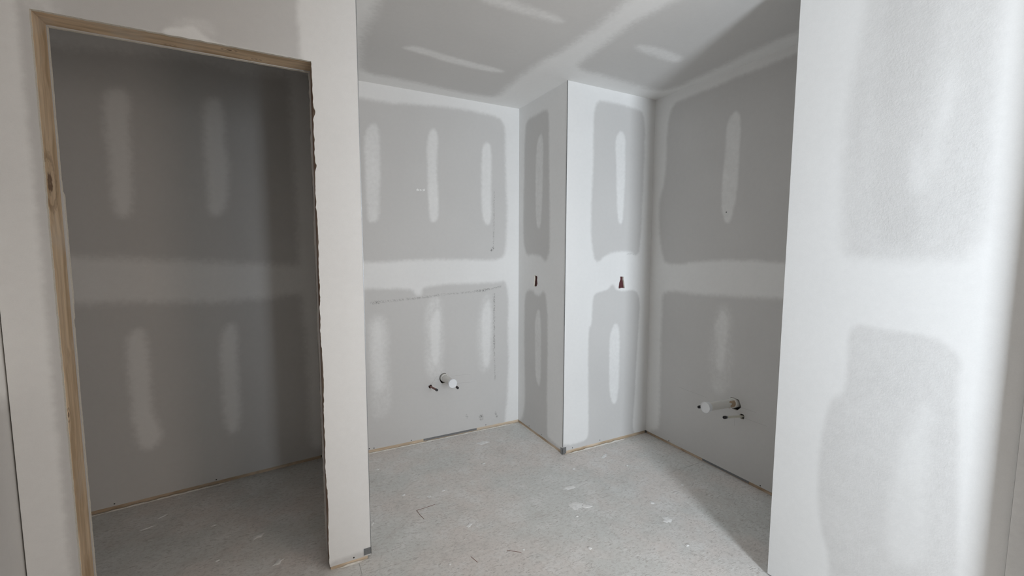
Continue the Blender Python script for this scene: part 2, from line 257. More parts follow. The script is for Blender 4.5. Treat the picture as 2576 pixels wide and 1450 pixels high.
def sheet(name, mp, nrm, U, V, layers, base=1.0, scuffs=(), holes=(), cut=None, warp=None, depth=.10, hole_depth=.0127, mat=None, edge_depth=None, parent=None, **kw):
    """a boarded wall: gridded face carrying the compound mask, real holes, cut edges and a solid back.
    mp(u,v)->point on the face, nrm = outward normal"""
    nu, nv = len(U), len(V); uu, vv = np.meshgrid(U, V, indexing='ij')
    keep = np.ones((nu-1, nv-1), bool); rects = []
    if cut:
        for i in range(nu-1):
            for j in range(nv-1):
                if cut[0]-1e-6 < U[i] and U[i+1] < cut[1]+1e-6 and V[j+1] < cut[2]+1e-6: keep[i, j] = False
    for h in holes:
        H = np.array(h); i0 = max(np.searchsorted(U, H[:, 0].min()-.0005)-1, 0); i1 = min(np.searchsorted(U, H[:, 0].max()+.0005), nu-1)
        j0 = max(np.searchsorted(V, H[:, 1].min()-.0005)-1, 0); j1 = min(np.searchsorted(V, H[:, 1].max()+.0005), nv-1)
        keep[i0:i1, j0:j1] = False; rects.append((i0, i1, j0, j1))
    mw, dw = masks(uu, vv, layers, base, scuffs)
    gu, gv = uu.copy(), vv.copy()
    if warp:
        for i in range(nu):
            for j in range(nv): gu[i, j], gv[i, j] = warp(uu[i, j], vv[i, j])
    co = []; mud = []; dirt = []; idx = -np.ones((nu, nv), int); faces = []
    nrm = Vector(nrm); 
    def addv(u, v, off, m, d):
        p = Vector(mp(u, v)) - nrm*off; co.append(p[:]); mud.append(m); dirt.append(d); return len(co)-1
    used = np.zeros((nu, nv), bool)
    used[:-1, :-1] |= keep; used[1:, :-1] |= keep; used[:-1, 1:] |= keep; used[1:, 1:] |= keep
    for (i0, i1, j0, j1) in rects:
        used[i0:i1+1, j0] = used[i0:i1+1, j1] = True; used[i0, j0:j1+1] = used[i1, j0:j1+1] = True
    for i in range(nu):
        for j in range(nv):
            if used[i, j]: idx[i, j] = addv(gu[i, j], gv[i, j], 0, mw[i, j], dw[i, j])
    ii, jj = np.nonzero(keep)
    for i, j in zip(ii, jj): faces.append((idx[i, j], idx[i+1, j], idx[i+1, j+1], idx[i, j+1]))
    nmain = len(faces); fm = []
    inner = []
    for h, (i0, i1, j0, j1) in zip(holes, rects):
        ring = [idx[i, j0] for i in range(i0, i1)] + [idx[i1, j] for j in range(j0, j1)] + [idx[i, j1] for i in range(i1, i0, -1)] + [idx[i0, j] for j in range(j1, j0, -1)]
        ha = np.array(h); hm, hd = masks(ha[:, 0], ha[:, 1], layers, base, scuffs)
        hi = [addv(u, v, 0, a, b) for (u, v), a, b in zip(h, hm, hd)]
        ru = {}
        o = [Vector((uu.flat[0], 0, 0))]*0
        inv = {idx[i, j]: (uu[i, j], vv[i, j]) for i in range(i0, i1+1) for j in range(j0, j1+1) if idx[i, j] >= 0}
        outer = [Vector((*inv[k], 0)) for k in ring]; inn = [Vector((u, v, 0)) for u, v in h]
        allv = ring + hi
        for t in tessellate_polygon([outer, inn[::-1]]):
            n = len(ring); mpd = [allv[k] if k < n else hi[::-1][k-n] for k in t]; faces.append(tuple(mpd))
        inner.append((h, hi))
    nface = len(faces); mats_idx = [0]*nface
    # reveals of the holes (cut gypsum)
    for h, hi in inner:
        back = [addv(u, v, hole_depth, .5, 0) for u, v in h]; n = len(hi)
        for k in range(n): faces.append((hi[k], hi[(k+1) % n], back[(k+1) % n], back[k])); mats_idx.append(1)
    # outer edges
    cnt = {}
    for f in faces[:nface]:
        for a, b in zip(f, f[1:]+f[:1]): cnt[(a, b)] = 1
    bnd = [(a, b) for (a, b) in cnt if (b, a) not in cnt]
    hset = {v for _, hi in inner for v in hi}
    bnd = [e for e in bnd if not (e[0] in hset and e[1] in hset)]
    ed = edge_depth or depth
    bk = {}
    for a, b in bnd:
        for q in (a, b):
            if q not in bk: p = Vector(co[q]) - nrm*ed; co.append(p[:]); mud.append(mud[q]); dirt.append(0); bk[q] = len(co)-1
        faces.append((b, a, bk[a], bk[b])); mats_idx.append(1 if edge_depth else 0)
    if not edge_depth:                                             # solid back
        u0, u1, v0, v1 = U[0], U[-1], V[0], V[-1]
        q = [addv(u, v, depth, 0, 0) for u, v in ((u0, v0), (u0, v1), (u1, v1), (u1, v0))]; faces.append(tuple(q)); mats_idx.append(0)
    else:                                                          # back side of a loose board
        for f in faces[:nmain]:
            if all(k in bk for k in f): pass
        base_n = {}
        for f in faces[:nmain]:
            g = []
            for k in f:
                if k in bk: g.append(bk[k]); continue
                if k not in base_n: p = Vector(co[k]) - nrm*ed; co.append(p[:]); mud.append(0); dirt.append(0); base_n[k] = len(co)-1
                g.append(base_n[k])
            faces.append(tuple(g[::-1])); mats_idx.append(0)
    me = bpy.data.meshes.new(name); me.from_pydata(co, [], faces); me.update()
    at = me.attributes.new('mud', 'FLOAT', 'POINT'); at.data.foreach_set('value', np.array(mud, 'f'))
    at = me.attributes.new('dirt', 'FLOAT', 'POINT'); at.data.foreach_set('value', np.array(dirt, 'f'))
    me.materials.append(mat or M_DRY); me.materials.append(M_GYP)
    me.polygons.foreach_set('material_index', np.array(mats_idx, 'i'))
    o = bpy.data.objects.new(name, me); COL.objects.link(o)
    if parent: o.parent = parent
    else: kw.setdefault('kind', 'structure')
    return tag(o, **kw)
def generic(u0, u1, z0, z1):
    g = .13; out = []
    if u1-u0 > .4:
        out += [[0, .03, [[u0+g, z0], [u1-g, z0], [u1-g, 1.09], [u0+g, 1.1]]], [0, .03, [[u0+g, 1.34], [u1-g, 1.33], [u1-g, z1-.09], [u0+g, z1-.09]]]]
        x = u0+.4
        while x < u1-.2:
            out += [[.85, .02, [[x-.03, 1.5], [x+.03, 1.5], [x+.03, 2.1], [x-.03, 2.1]]], [.85, .02, [[x-.03, .35], [x+.03, .35], [x+.03, .95], [x-.03, .95]]]]; x += .406
    return out
def blob(c, r, n=14, seed=0, asp=1.0, rot=0.0, jag=.3):
    out = []
    for k in range(n):
        a = 2*math.pi*k/n; rr = r*(1 + jag*noise.noise(Vector((math.cos(a)*1.7+seed*3.1, math.sin(a)*1.7, seed))))
        x, y = rr*math.cos(a)*asp, rr*math.sin(a)
        out.append((c[0]+x*math.cos(rot)-y*math.sin(rot), c[1]+x*math.sin(rot)+y*math.cos(rot)))
    return out

# ------------------------------------------------------------------ floor
FX0, FX1, FY0, FY1 = -2.6, 3.4, -3.3, 3.3
floor = box_obj('floor', (FX0, FY0, -.12), (FX1, FY1, -.019), M_PLATEX, kind='structure')
rows = [(FY0, -1.85), (-1.85, -.63), (-.63, .59), (.59, 1.812), (1.812, 3.032), (3.032, FY1)]
joints = [[.2], [-.9, 1.5], [-.3, 2.1], [2.06], [.25], [.9]]
for (ya, yb), js in zip(rows, joints):
    xs = [FX0] + js + [FX1]
    for xa, xb in zip(xs, xs[1:]):
        bm = bmesh.new(); box(bm, (xa+.0005, ya+.0007, -.0185), (xb-.0005, yb-.0007, 0.0), .0005); from_bm('floor_panel', bm, M_FLOOR, floor)
# dried drips of joint compound, flattened lumps on the boards
drips = [(1.216,2.728,.030,2.2,.1),(.481,2.689,.012,1.6,.3),(1.574,2.127,.014,1,0),(1.855,2.17,.022,2.2,.6),(1.427,1.961,.026,2.0,-.2),(1.352,1.806,.052,1.0,.1),(1.395,1.77,.022,2,-.5),
 (.678,2.25,.012,1.4,0),(1.69,1.483,.034,1.3,.5),(1.207,1.497,.014,1,0),(.776,1.91,.014,2.2,.6),(.809,1.885,.006,1,0),(.35,2.145,.010,2,1.1),(2.027,1.675,.011,1,0),(.766,2.271,.012,1.5,0),
 (.554,2.332,.012,1.5,.2),(-.589,2.712,.007,5,.75),(-.635,2.628,.006,6,.3),(-.149,2.305,.020,1.6,.4),(-.063,2.065,.018,2,.7),(1.735,1.629,.016,1,0),(1.10,2.45,.008,2,0),(1.30,1.72,.009,1,0),(.93,1.63,.007,1,0),(1.62,1.30,.010,1.5,.3),(.60,1.70,.007,1,0),(1.9,2.0,.008,1.2,0),(-.35,2.5,.008,2,.2),(-.3,2.2,.007,2,.5)]
for k, (x, y, r, asp, rot) in enumerate(drips):
    bm = bmesh.new(); rings = []
    for s, z in ((1.0, .0003), (.86, .0018), (.5, .0026)):
        rings.append([bm.verts.new((*p, z*(1+.3*noise.noise(Vector((p[0]*60, p[1]*60, k)))))) for p in blob((x, y), r*s*.72, 18, k+1, asp, rot, .75)])
    for a, b in zip(rings, rings[1:]):
        for i in range(18): bm.faces.new((a[i], a[(i+1) % 18], b[(i+1) % 18], b[i]))
    bm.faces.new(rings[-1]); from_bm('compound_drip', bm, M_SPLAT, floor, smooth=True)
# gouges scratched into the boards by the closet pier
for pts in ([(.579, 2.155), (.62, 2.157), (.683, 2.163)], [(.579, 2.155), (.584, 2.11), (.592, 2.068)], [(.861, 1.664), (.913, 1.619)], [(.700, 1.70), (.712, 1.655)]):
    bm = bmesh.new()
    for (a, b) in zip(pts, pts[1:]):
        d = Vector((b[0]-a[0], b[1]-a[1], 0)); n = Vector((-d.y, d.x, 0)).normalized()*.0014
        A, B = Vector((*a, .0002)), Vector((*b, .0002))
        top = Vector((0, 0, .0012)); vs = [bm.verts.new(q) for q in (A-n, A+n, B+n, B-n, A+top, B+top)]
        bm.faces.new((vs[0], vs[4], vs[5], vs[3])); bm.faces.new((vs[1], vs[2], vs[5], vs[4])); bm.faces.new((vs[0], vs[1], vs[4])); bm.faces.new((vs[3], vs[5], vs[2]))
    from_bm('wood_splinter', bm, M_COP, floor, label='thin dark splinter lying on the dusty boards')

# ------------------------------------------------------------------ ceiling
U = lines(.2, 2.5, .012); V = lines(.85, 3.0, .012)
U = lines(FX0, .2, .1)[:-1] + U + lines(2.5, FX1, .1)[1:]; V = lines(FY0, .85, .1)[:-1] + V + lines(3.0, FY1, .1)[1:]
ceiling = sheet('ceiling', lambda u, v: (u, v, ZC), (0, 0, -1), U, V, LAYERS['ceil'], 1.0, depth=.12, mat=M_CEIL)

# ------------------------------------------------------------------ alcove walls
def circ(c, r, n=20, seed=0, jag=.25): return blob(c, r, n, seed, 1.0, 0.0, jag)
top = ZC
ext = lambda u: u
# wall B: back wall of the alcove
holesB = [circ((1.004, .446), .0355, 24, 1, .22), circ((.904, .399), .0135, 12, 2, .3)]
scB = [((.512,1.023),(.834,1.039),.007,.5),((.834,1.039),(1.013,1.055),.006,.55),((1.013,1.055),(1.3,1.066),.006,.45),((1.28,1.068),(1.33,1.07),.008,1),((1.3,1.066),(1.465,1.095),.006,.5),
 ((1.408,1.04),(1.407,.62),.006,.75),((1.407,.62),(1.415,.381),.006,.45),((1.409,1.8),(1.403,1.375),.005,.45),((1.40,1.385),(1.385,1.37),.009,1),((1.296,.108),(1.30,.09),.014,1),((1.418,.115),(1.432,.08),.007,.9),((1.175,.14),(1.185,.12),.006,.6),((.52,1.021),(.56,1.022),.009,.9),((1.25,1.068),(1.37,1.08),.005,.9)]
U = lines(.30, XC, .008); V = lines(GAP, top, .008)
wall_back = sheet('wall_back', lambda u, v: (u, YB, v), (0, -1, 0), U, V, LAYERS['B'], 1.0, scB, holesB)
# chase side (faces the alcove) and chase front
boxC1 = [(2.700,1.186),(2.685,1.189),(2.675,1.184),(2.662,1.19),(2.656,1.175),(2.659,1.159),(2.654,1.131),(2.663,1.114),(2.678,1.104),(2.686,1.108),(2.707,1.111),(2.704,1.141),(2.698,1.161)]
boxC2 = [(2.082,1.188),(2.093,1.1885),(2.113,1.186),(2.112,1.168),(2.118,1.154),(2.122,1.129),(2.127,1.105),(2.101,1.109),(2.072,1.104),(2.070,1.114),(2.075,1.147),(2.084,1.169)]
U = lines(YC+.0006, YB, .008)
wall_chase_side = sheet('wall_chase_side', lambda u, v: (XC, u, v), (-1, 0, 0), U, V, LAYERS['C1'], 1.0, (), [boxC1])
U = lines(XC+.0006, XR, .008)
wall_chase_front = sheet('wall_chase_front', lambda u, v: (u, YC, v), (0, -1, 0), U, V, LAYERS['C2'], 1.0, [((2.14,1.345),(2.2,1.343),.004,.5)], [boxC2])
# wall R
holesR = [circ((1.605, .456), .0365, 24, 5, .3), circ((1.556, .395), .0165, 14, 6, .4)]
U = lines(YF-.1, YC, .008)
wall_right = sheet('wall_right', lambda u, v: (XR, u, v), (-1, 0, 0), U, V, LAYERS['R'], 1.0, [((1.335,1.555),(1.30,1.548),.010,1),((1.30,1.548),(1.27,1.52),.006,.8)], holesR)
# closet back wall (a little out of square)
UM = lambda u, v: (CA[0]+CD[0]*u, CA[1]+CD[1]*u, v); CN = (CD[1], -CD[0], 0)
U = lines(-.62, CLEN+.05, .008)
wall_closet_back = sheet('wall_closet_back', UM, CN, U, V, LAYERS['closet'], 0.0, (), depth=.08)
# closet sides and the partition between closet and alcove
U = lines(2.03, 2.96, .03); Vc = lines(GAP, top, .03)
wall_partition = sheet('wall_partition', lambda u, v: (XLE, u, v), (1, 0, 0), lines(YL+.02, YB+.05, .02), Vc, generic(YL, YB, 0, top), 1.0, depth=.05)
wall_closet_right = sheet('wall_closet_right', lambda u, v: (XLE-.115, u, v), (-1, 0, 0), lines(YL+.1255, 3.05, .02), Vc, generic(2.0, 3.0, 0, top), .3, depth=.05)
wall_closet_left = sheet('wall_closet_left', lambda u, v: (-1.45, u, v), (1, 0, 0), lines(YL+.1255, 3.0, .03), Vc, generic(2.0, 2.95, 0, top), .3)

# ------------------------------------------------------------------ wall L with the rough closet opening
def jag(t, seed, a1, a2):
    return a1*noise.noise(Vector((t*5.3, seed, 0)))*2 + a2*noise.noise(Vector((t*38, seed, 3)))*1.6 + a2*.7*noise.noise(Vector((t*120, seed, 9)))
def warpL(u, v):
    du = dv = 0.0
    w0 = max(0, 1-abs(u-X0)/.03) if u <= X0+1e-6 else 0; w1 = max(0, 1-abs(u-X1)/.03) if u >= X1-1e-6 else 0
    if v < ZH+.03:
        k = 1 if v <= ZH else max(0, 1-(v-ZH)/.03)
        du += w0*k*(-.0008 + jag(v, 1, .0003, .0007)) + w1*k*(.0025 + jag(v, 2, .0036, .0021))
        for zc_, h_, s_ in ((1.905, .035, -.006), (1.70, .02, -.005), (1.14, .02, .005), (.62, .05, .002)):
            if abs(v-zc_) < h_: du += w1*k*s_*-(1-abs(v-zc_)/h_)
    if X0-.03 < u < X1+.03 and v >= ZH-1e-6:
        k = max(0, 1-(v-ZH)/.03)*min(1, max(0, (u-X0+.03)/.03))*min(1, max(0, (X1+.03-u)/.03))
        dv += k*(.0008 + jag(u, 4, .0004, .0011))
    return u+du, v+dv
U = lines(XL+.001, XLE, .0075, (X0, X1)); VL = lines(.016, top, .0075, (ZH,))
wall_left = sheet('wall_left', lambda u, v: (u, YL, v), (0, -1, 0), U, VL, LAYERS['L'], 1.0, (), (), (X0, X1, ZH), warpL, mat=M_DRY, edge_depth=.0127)
# board on the closet side of the same wall, its sawn edges proud of the timber
def warpK(u, v):
    du = dv = 0.0
    if v < ZH+.03:
        k = 1 if v <= ZH else max(0, 1-(v-ZH)/.03)
        st = .001
        for za, zb, s in ((1.60, 2.2, .0000), (1.18, 1.56, .0045), (1.13, 1.18, .003), (-1, 1.13, .0006)):
            if za < v <= zb: st = s
        if u <= X0+1e-6: du += max(0, 1-abs(u-X0)/.03)*k*(st + jag(v, 6, .0004, .0006))
        if u >= X1-1e-6: du += max(0, 1-abs(u-X1)/.03)*k*(-.0022 + jag(v, 7, .0015, .0016))
    if X0-.03 < u < X1+.03 and v >= ZH-1e-6:
        dv += max(0, 1-(v-ZH)/.03)*(-.0006 + jag(u, 8, .0006, .0010))*min(1, max(0, (u-X0+.03)/.03))
    return u+du, v+dv
YK = YL+.1255
Uk = lines(-1.5, X0-.1, .1)[:-1] + lines(X0-.1, XLE-.1, .01, (X0, X1))
wall_left_inside = sheet('board', lambda u, v: (u, YK, v), (0, 1, 0), Uk, lines(.016, top, .01, (ZH,)), [], 0.1, (), (), (X0, X1, ZH), warpK, edge_depth=.0127, parent=wall_left)
# timber of the rough opening
door_1 = bpy.data.objects.new('door_1', None); COL.objects.link(door_1); door_1.location = (X0, YL, 0); tag(door_1, kind='structure')
def dpart(name, a, b, mat, **kw):
    o = box_obj(name, a, b, mat, None, .0012, **kw); o.parent = door_1; o.matrix_parent_inverse = Matrix.Translation(-door_1.location); return o
ya, yb = YL+.0132, YL+.1122
dpart('jamb_stud', (X0-.038, ya, .001), (X0, yb-.005, ZH+.002), M_STUD, label='bare pine stud on the left side of the closet opening')
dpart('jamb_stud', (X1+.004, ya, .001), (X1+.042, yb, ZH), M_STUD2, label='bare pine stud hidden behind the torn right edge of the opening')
dpart('header_board', (X0-.038, ya, ZH+.0025), (X1+.042, yb, ZH+.041), M_HEAD, label='knotty pine header board above the closet opening')
# studs and plates filling the rest of the wall
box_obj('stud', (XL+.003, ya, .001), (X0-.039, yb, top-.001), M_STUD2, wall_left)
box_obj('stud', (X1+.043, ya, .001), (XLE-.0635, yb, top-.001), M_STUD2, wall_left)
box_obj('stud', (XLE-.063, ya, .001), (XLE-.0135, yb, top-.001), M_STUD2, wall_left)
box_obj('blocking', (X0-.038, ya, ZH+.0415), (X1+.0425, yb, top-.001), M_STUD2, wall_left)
box_obj('end_board', (XLE-.0127, YL+.0128, .016), (XLE-.0002, YL+.125, top), M_DRY, wall_left)

# ------------------------------------------------------------------ wall F, the near right wall, and the opening beside it
U = lines(YG+.002, YF-.0005, .008); VF = lines(.008, top, .008)
wall_near_right = sheet('wall_near_right', lambda u, v: (XF, u, v), (-1, 0, 0), U, VF, LAYERS['F'], 1.0, (), (), mat=M_DRYR, depth=.115)
wall_near_return = sheet('wall_near_return', lambda u, v: (u, YF, v), (0, 1, 0), lines(XF+.001, XR+.1, .03), lines(.008, top, .03), generic(XF, XR, 0, top), 1.0, depth=.115)
wall_near_jamb = sheet('wall_near_jamb', lambda u, v: (XF-.015, u, v), (-1, 0, 0), lines(.19, YG-.0015, .02), lines(.008, top, .03), [], .8, depth=.12)
wall_divider = sheet('wall_divider', lambda u, v: (u, .185, v), (0, -1, 0), lines(XF-.053, FX1, .05), lines(.008, top, .05), generic(XF, FX1, 0, top), 1.0, depth=.118)
wall_hall_left = sheet('wall_hall_left', lambda u, v: (XL-.004, u, v), (1, 0, 0), lines(FY0, YL+.02, .03), lines(.008, top, .03), [[0, .03, [[-3, 0], [2.2, 0], [2.2, 1.08], [-3, 1.08]]], [0, .03, [[-3, 1.34], [2.2, 1.34], [2.2, 2.33], [-3, 2.33]]]], 1.0)
wall_hall_right = sheet('wall_hall_right', lambda u, v: (FX1-.05, u, v), (-1, 0, 0), lines(FY0, .2, .05), lines(.008, top, .05), generic(FY0, .2, 0, top), 1.0, depth=.05)
# wall behind the camera with a window added for the wide fill light
Wx0, Wx1, Wz0, Wz1 = 1.8, 2.9, .7, 2.2
bm = bmesh.new()
for a, b in (((FX0, FY0, 0), (Wx0, FY0+.12, top)), ((Wx1, FY0, 0), (FX1, FY0+.12, top)), ((Wx0, FY0, 0), (Wx1, FY0+.12, Wz0)), ((Wx0, FY0, Wz1), (Wx1, FY0+.12, top))): box(bm, a, b)
M_PLAINDRY = plain('unpainted wall', (.7, .7, .69), .9)
wall_behind = from_bm('wall_behind', bm, M_PLAINDRY, kind='structure')
def window(name, c0, c1, y, z0, z1):
    r = bpy.data.objects.new(name, None); COL.objects.link(r); r.location = (c0, y, z0); tag(r, kind='structure')
    def pp(n, a, b, m):
        o = box_obj(n, a, b, m); o.parent = r; o.matrix_parent_inverse = Matrix.Translation(-r.location)
    t = .035
    for a, b in (((c0, y, z0), (c0+t, y+.05, z1)), ((c1-t, y, z0), (c1, y+.05, z1)), ((c0+t, y, z0), (c1-t, y+.05, z0+t)), ((c0+t, y, z1-t), (c1-t, y+.05, z1))): pp('window_frame', a, b, M_FRAME)
    pp('pane', (c0+t, y+.02, z0+t), (c1-t, y+.026, z1-t), M_GLASS)
window('added_window_1', Wx0, Wx1, FY0+.03, Wz0, Wz1)  # added frame and pane, out of view behind the wide fill
# stub wall with the narrow window, to the right behind the camera
bm = bmesh.new()
for a, b in (((.55, -1.78, 0), (.61, -1.66, top)), ((1.09, -1.78, 0), (1.15, -1.66, top)), ((.61, -1.78, 0), (1.09, -1.66, .42)), ((.61, -1.78, 2.22), (1.09, -1.66, top))): box(bm, a, b)
wall_stub = from_bm('wall_stub', bm, M_PLAINDRY, kind='structure')
window('window_2', .61, 1.09, -1.75, .42, 2.22)
bm = bmesh.new()  # unseen stub wall and window, added to house the warm side fill
for a, b in (((1.50, -1.18, 0), (1.60, -1.06, top)), ((2.20, -1.18, 0), (2.30, -1.06, top)), ((1.60, -1.18, 0), (2.20, -1.06, .2)), ((1.60, -1.18, 2.2), (2.20, -1.06, top))): box(bm, a, b)
added_stub_right = from_bm('added_stub_right', bm, M_PLAINDRY, kind='structure')
window('added_window_3', 1.60, 2.20, -1.15, .2, 2.2)

# ------------------------------------------------------------------ bottom plates, seen in the gap under the boards
def plate(a, b, mat, parent, **kw): return box_obj('bottom_plate', a, b, mat, parent, .001, **kw)
R0 = .0060
plate((.30, YB+R0, .0), (XC+.02, YB+.098, .038), M_PLATEX, wall_back)
plate((XC+R0, YC+.02, .0), (XC+.098, YB, .038), M_PLATEY, wall_chase_side)
plate((XC+.02, YC+R0, .0), (XR, YC+.098, .038), M_PLATEX, wall_chase_front)
plate((XR+.0128, YF-.09, .0), (XR+.098, YC, .038), M_PLATEY, wall_right)
plate((X1+.006, YL+.003, .0), (XLE-.0135, YL+.0131, .015), M_PLATEX, wall_left)
bm = bmesh.new(); box(bm, (0, .0132, 0), (CLEN+.6, .07, .038)); o = from_bm('bottom_plate', bm, M_PLATEX, wall_closet_back)
o.matrix_local = Matrix.Translation((CA[0]-CD[0]*.6, CA[1]-CD[1]*.6, 0)) @ Matrix.Rotation(math.atan2(CD[1], CD[0]), 4, 'Z')
# light strips of dust and compound at the foot of the boards
def ridge(p, q, w, parent, h=.004, seed=0):
    p, q = Vector((*p, 0)), Vector((*q, 0)); d = (q-p); n = max(4, int(d.length/.02)); dn = d.normalized(); sd = Vector((-dn.y, dn.x, 0))
    bm = bmesh.new(); prev = None
    for i in range(n+1):
        t = i/n; c = p+d*t; tp = min(1, 10*t+.15, 10*(1-t)+.15); ww = w*tp*(.62+.9*abs(noise.noise(c*17+Vector((seed, 0, 0))))); hh = h*tp*(.7+.8*noise.noise(c*31+Vector((0, seed, 0))))
        r = [bm.verts.new(c+sd*s*ww+Vector((0, 0, z))) for s, z in ((-.5, .0003), (-.2, hh), (.3, hh*1.1), (.5, .0003))]
        if prev:
            for a in range(3): bm.faces.new((prev[a], r[a], r[a+1], prev[a+1]))
        prev = r
    return from_bm('compound_ridge', bm, M_DUST, parent, smooth=True)
ridge((.31, YB-.003), (XC-.01, YB-.003), .017, wall_back, .006, 1)
ridge((XC+.03, YC-.003), (XR-.2, YC-.002), .018, wall_chase_front, .008, 2)
ridge((XC+.004, YC+.06), (XC+.004, YB-.02), .008, wall_chase_side, .003, 3)
ridge((X1+.03, YL-.002), (XLE-.03, YL-.001), .014, wall_left, .006, 4)
ridge((CA[0]-.3*CD[0], CA[1]-.3*CD[1]-.003), (CA[0]+CD[0]*.62, CA[1]+CD[1]*.62-.003), .012, wall_closet_back, .008, 5)
# steel nail plate over the plate of the back wall
box_obj('nail_plate', (.849, YB+.0042, .007), (1.262, YB+.0058, .036), M_STEEL, wall_back, label='grey steel nail plate let in above the timber')
box_obj('nail_plate', (XR+.0110, 1.50, .004), (XR+.0126, 1.82, .036), M_STEEL, wall_right, label='dark steel nail plate at the foot of the wall')
# corner beads
def bead(name, parent, boxes, **kw):
    bm = bmesh.new()
    for a, b in boxes: box(bm, a, b)
    return from_bm(name, bm, M_STEEL, parent, **kw)
bead('corner_bead', wall_left, [((XLE-.0002, YL-.0012, .05), (XLE+.0016, YL+.004, top)), ((XLE-.030, YL-.0014, .022), (XLE+.0016, YL-.0002, .052)), ((XLE+.0001, YL-.0014, .022), (XLE+.0016, YL+.03, .052))], label='steel corner bead laid bare at the foot')
bead('corner_bead', wall_chase_front, [((XC-.0018, YC-.0012, .055), (XC+.0008, YC+.003, top)), ((XC-.0016, YC-.0012, .008), (XC+.026, YC+.0002, .052)), ((XC-.0016, YC-.0012, .003), (XC-.0002, YC+.027, .045))], label='steel corner bead laid bare at the foot')
# screws left bare along the bottom of the boards
def screw(pt, nrm, parent):
    bm = bmesh.new(); bmesh.ops.create_cone(bm, cap_ends=True, segments=10, radius1=.0037, radius2=.0028, depth=.0012)
    o = from_bm('screw_head', bm, M_SCREW, parent); o.matrix_local = Matrix.Translation(Vector(pt)+Vector(nrm)*.0004) @ Vector(nrm).to_track_quat('Z', 'Y').to_matrix().to_4x4()
for x, z in ((.474, .034), (.505, .031), (.76, .032), (1.336, .034)): screw((x, YB, z), (0, -1, 0), wall_back)
for y, z in ((2.759, .036), (2.582, .036)): screw((XC, y, z), (-1, 0, 0), wall_chase_side)
for x, z in ((1.696, .033), (1.932, .038)): screw((x, YC, z), (0, -1, 0), wall_chase_front)
for y, z in ((2.088, .030), (1.424, .032), (1.719, 1.601)): screw((XR, y, z), (-1, 0, 0), wall_right)
screw((.23, YL, .026), (0, -1, 0), wall_left)
for u, z in ((.081, .036), (.524, .032)): screw(UM(u, z), CN, wall_closet_back)
# pencil setting-out lines round the plumbing
def pencil(pts, mk, parent):
    for (a, b) in pts:
        d = Vector((b[0]-a[0], b[1]-a[1])); n = Vector((-d.y, d.x)).normalized()*.0006
        me = bpy.data.meshes.new('pencil_line'); q = [mk(*(Vector(p)+s*n)) for p, s in ((a, -1), (b, -1), (b, 1), (a, 1))]
        me.from_pydata(q, [], [(0, 1, 2, 3)]); link('pencil_line', me, M_PENCIL, parent)
pencil([((1.063,.454),(1.21,.449)),((1.10,.394),(1.248,.385)),((.91,.413),(.955,.47)),((.93,.44),(.98,.444)),((.985,.482),(.983,.50))], lambda u, v: (u, YB-.0003, v), wall_back)
pencil([((2.02,.44),(1.80,.434)),((1.576,.448),(1.470,.446)),((1.533,.391),(1.404,.39)),((1.60,.38),(1.60,.32))], lambda u, v: (XR-.0003, u, v), wall_right)
# chalky number dabs on the back wall
for (x, z, w_) in ((.835, 1.776, .014), (.855, 1.776, .010), (.876, 1.777, .014)):
    bm = bmesh.new(); f_ = [bm.verts.new((px_, YB-.0006, pz_)) for px_, pz_ in blob((x, z), w_*.62, 12, int(x*997), 1.0, 0, .8)]; g_ = [bm.verts.new((v.co.x, YB-.0001, v.co.z)) for v in f_]
    bm.faces.new(f_)
    for k in range(12): bm.faces.new((f_[k], f_[(k+1) % 12], g_[(k+1) % 12], g_[k]))
    from_bm('compound_dab', bm, M_SPLAT, wall_back)

# ------------------------------------------------------------------ plumbing
def lathe(prof, n, mat, name, parent, M, smooth=True, **kw):
    """profile (radius, distance) turned round +Z, then placed by M"""
    bm = bmesh.new(); rings = []
    for r, z in prof:
        rings.append([bm.verts.new((r*math.cos(2*math.pi*k/n), r*math.sin(2*math.pi*k/n), z)) for k in range(n)] if r > 0 else [bm.verts.new((0, 0, z))])
    for a, b in zip(rings, rings[1:]):
        for k in range(n):
            if len(a) > 1 and len(b) > 1: bm.faces.new((a[k], a[(k+1) % n], b[(k+1) % n], b[k]))
            elif len(b) == 1 and len(a) > 1: bm.faces.new((a[k], a[(k+1) % n], b[0]))
            elif len(a) == 1 and len(b) > 1: bm.faces.new((a[0], b[(k+1) % n], b[k]))
    bmesh.ops.recalc_face_normals(bm, faces=bm.faces); bm.transform(M)
    o = from_bm(name, bm, mat, parent, **kw)
    for p in o.data.polygons: p.use_smooth = smooth
    try: o.data.set_sharp_from_angle(angle=math.radians(35))
    except Exception: pass
    return o
def root(name, loc, **kw):
    o = bpy.data.objects.new(name, None); COL.objects.link(o); o.location = loc; return tag(o, **kw)
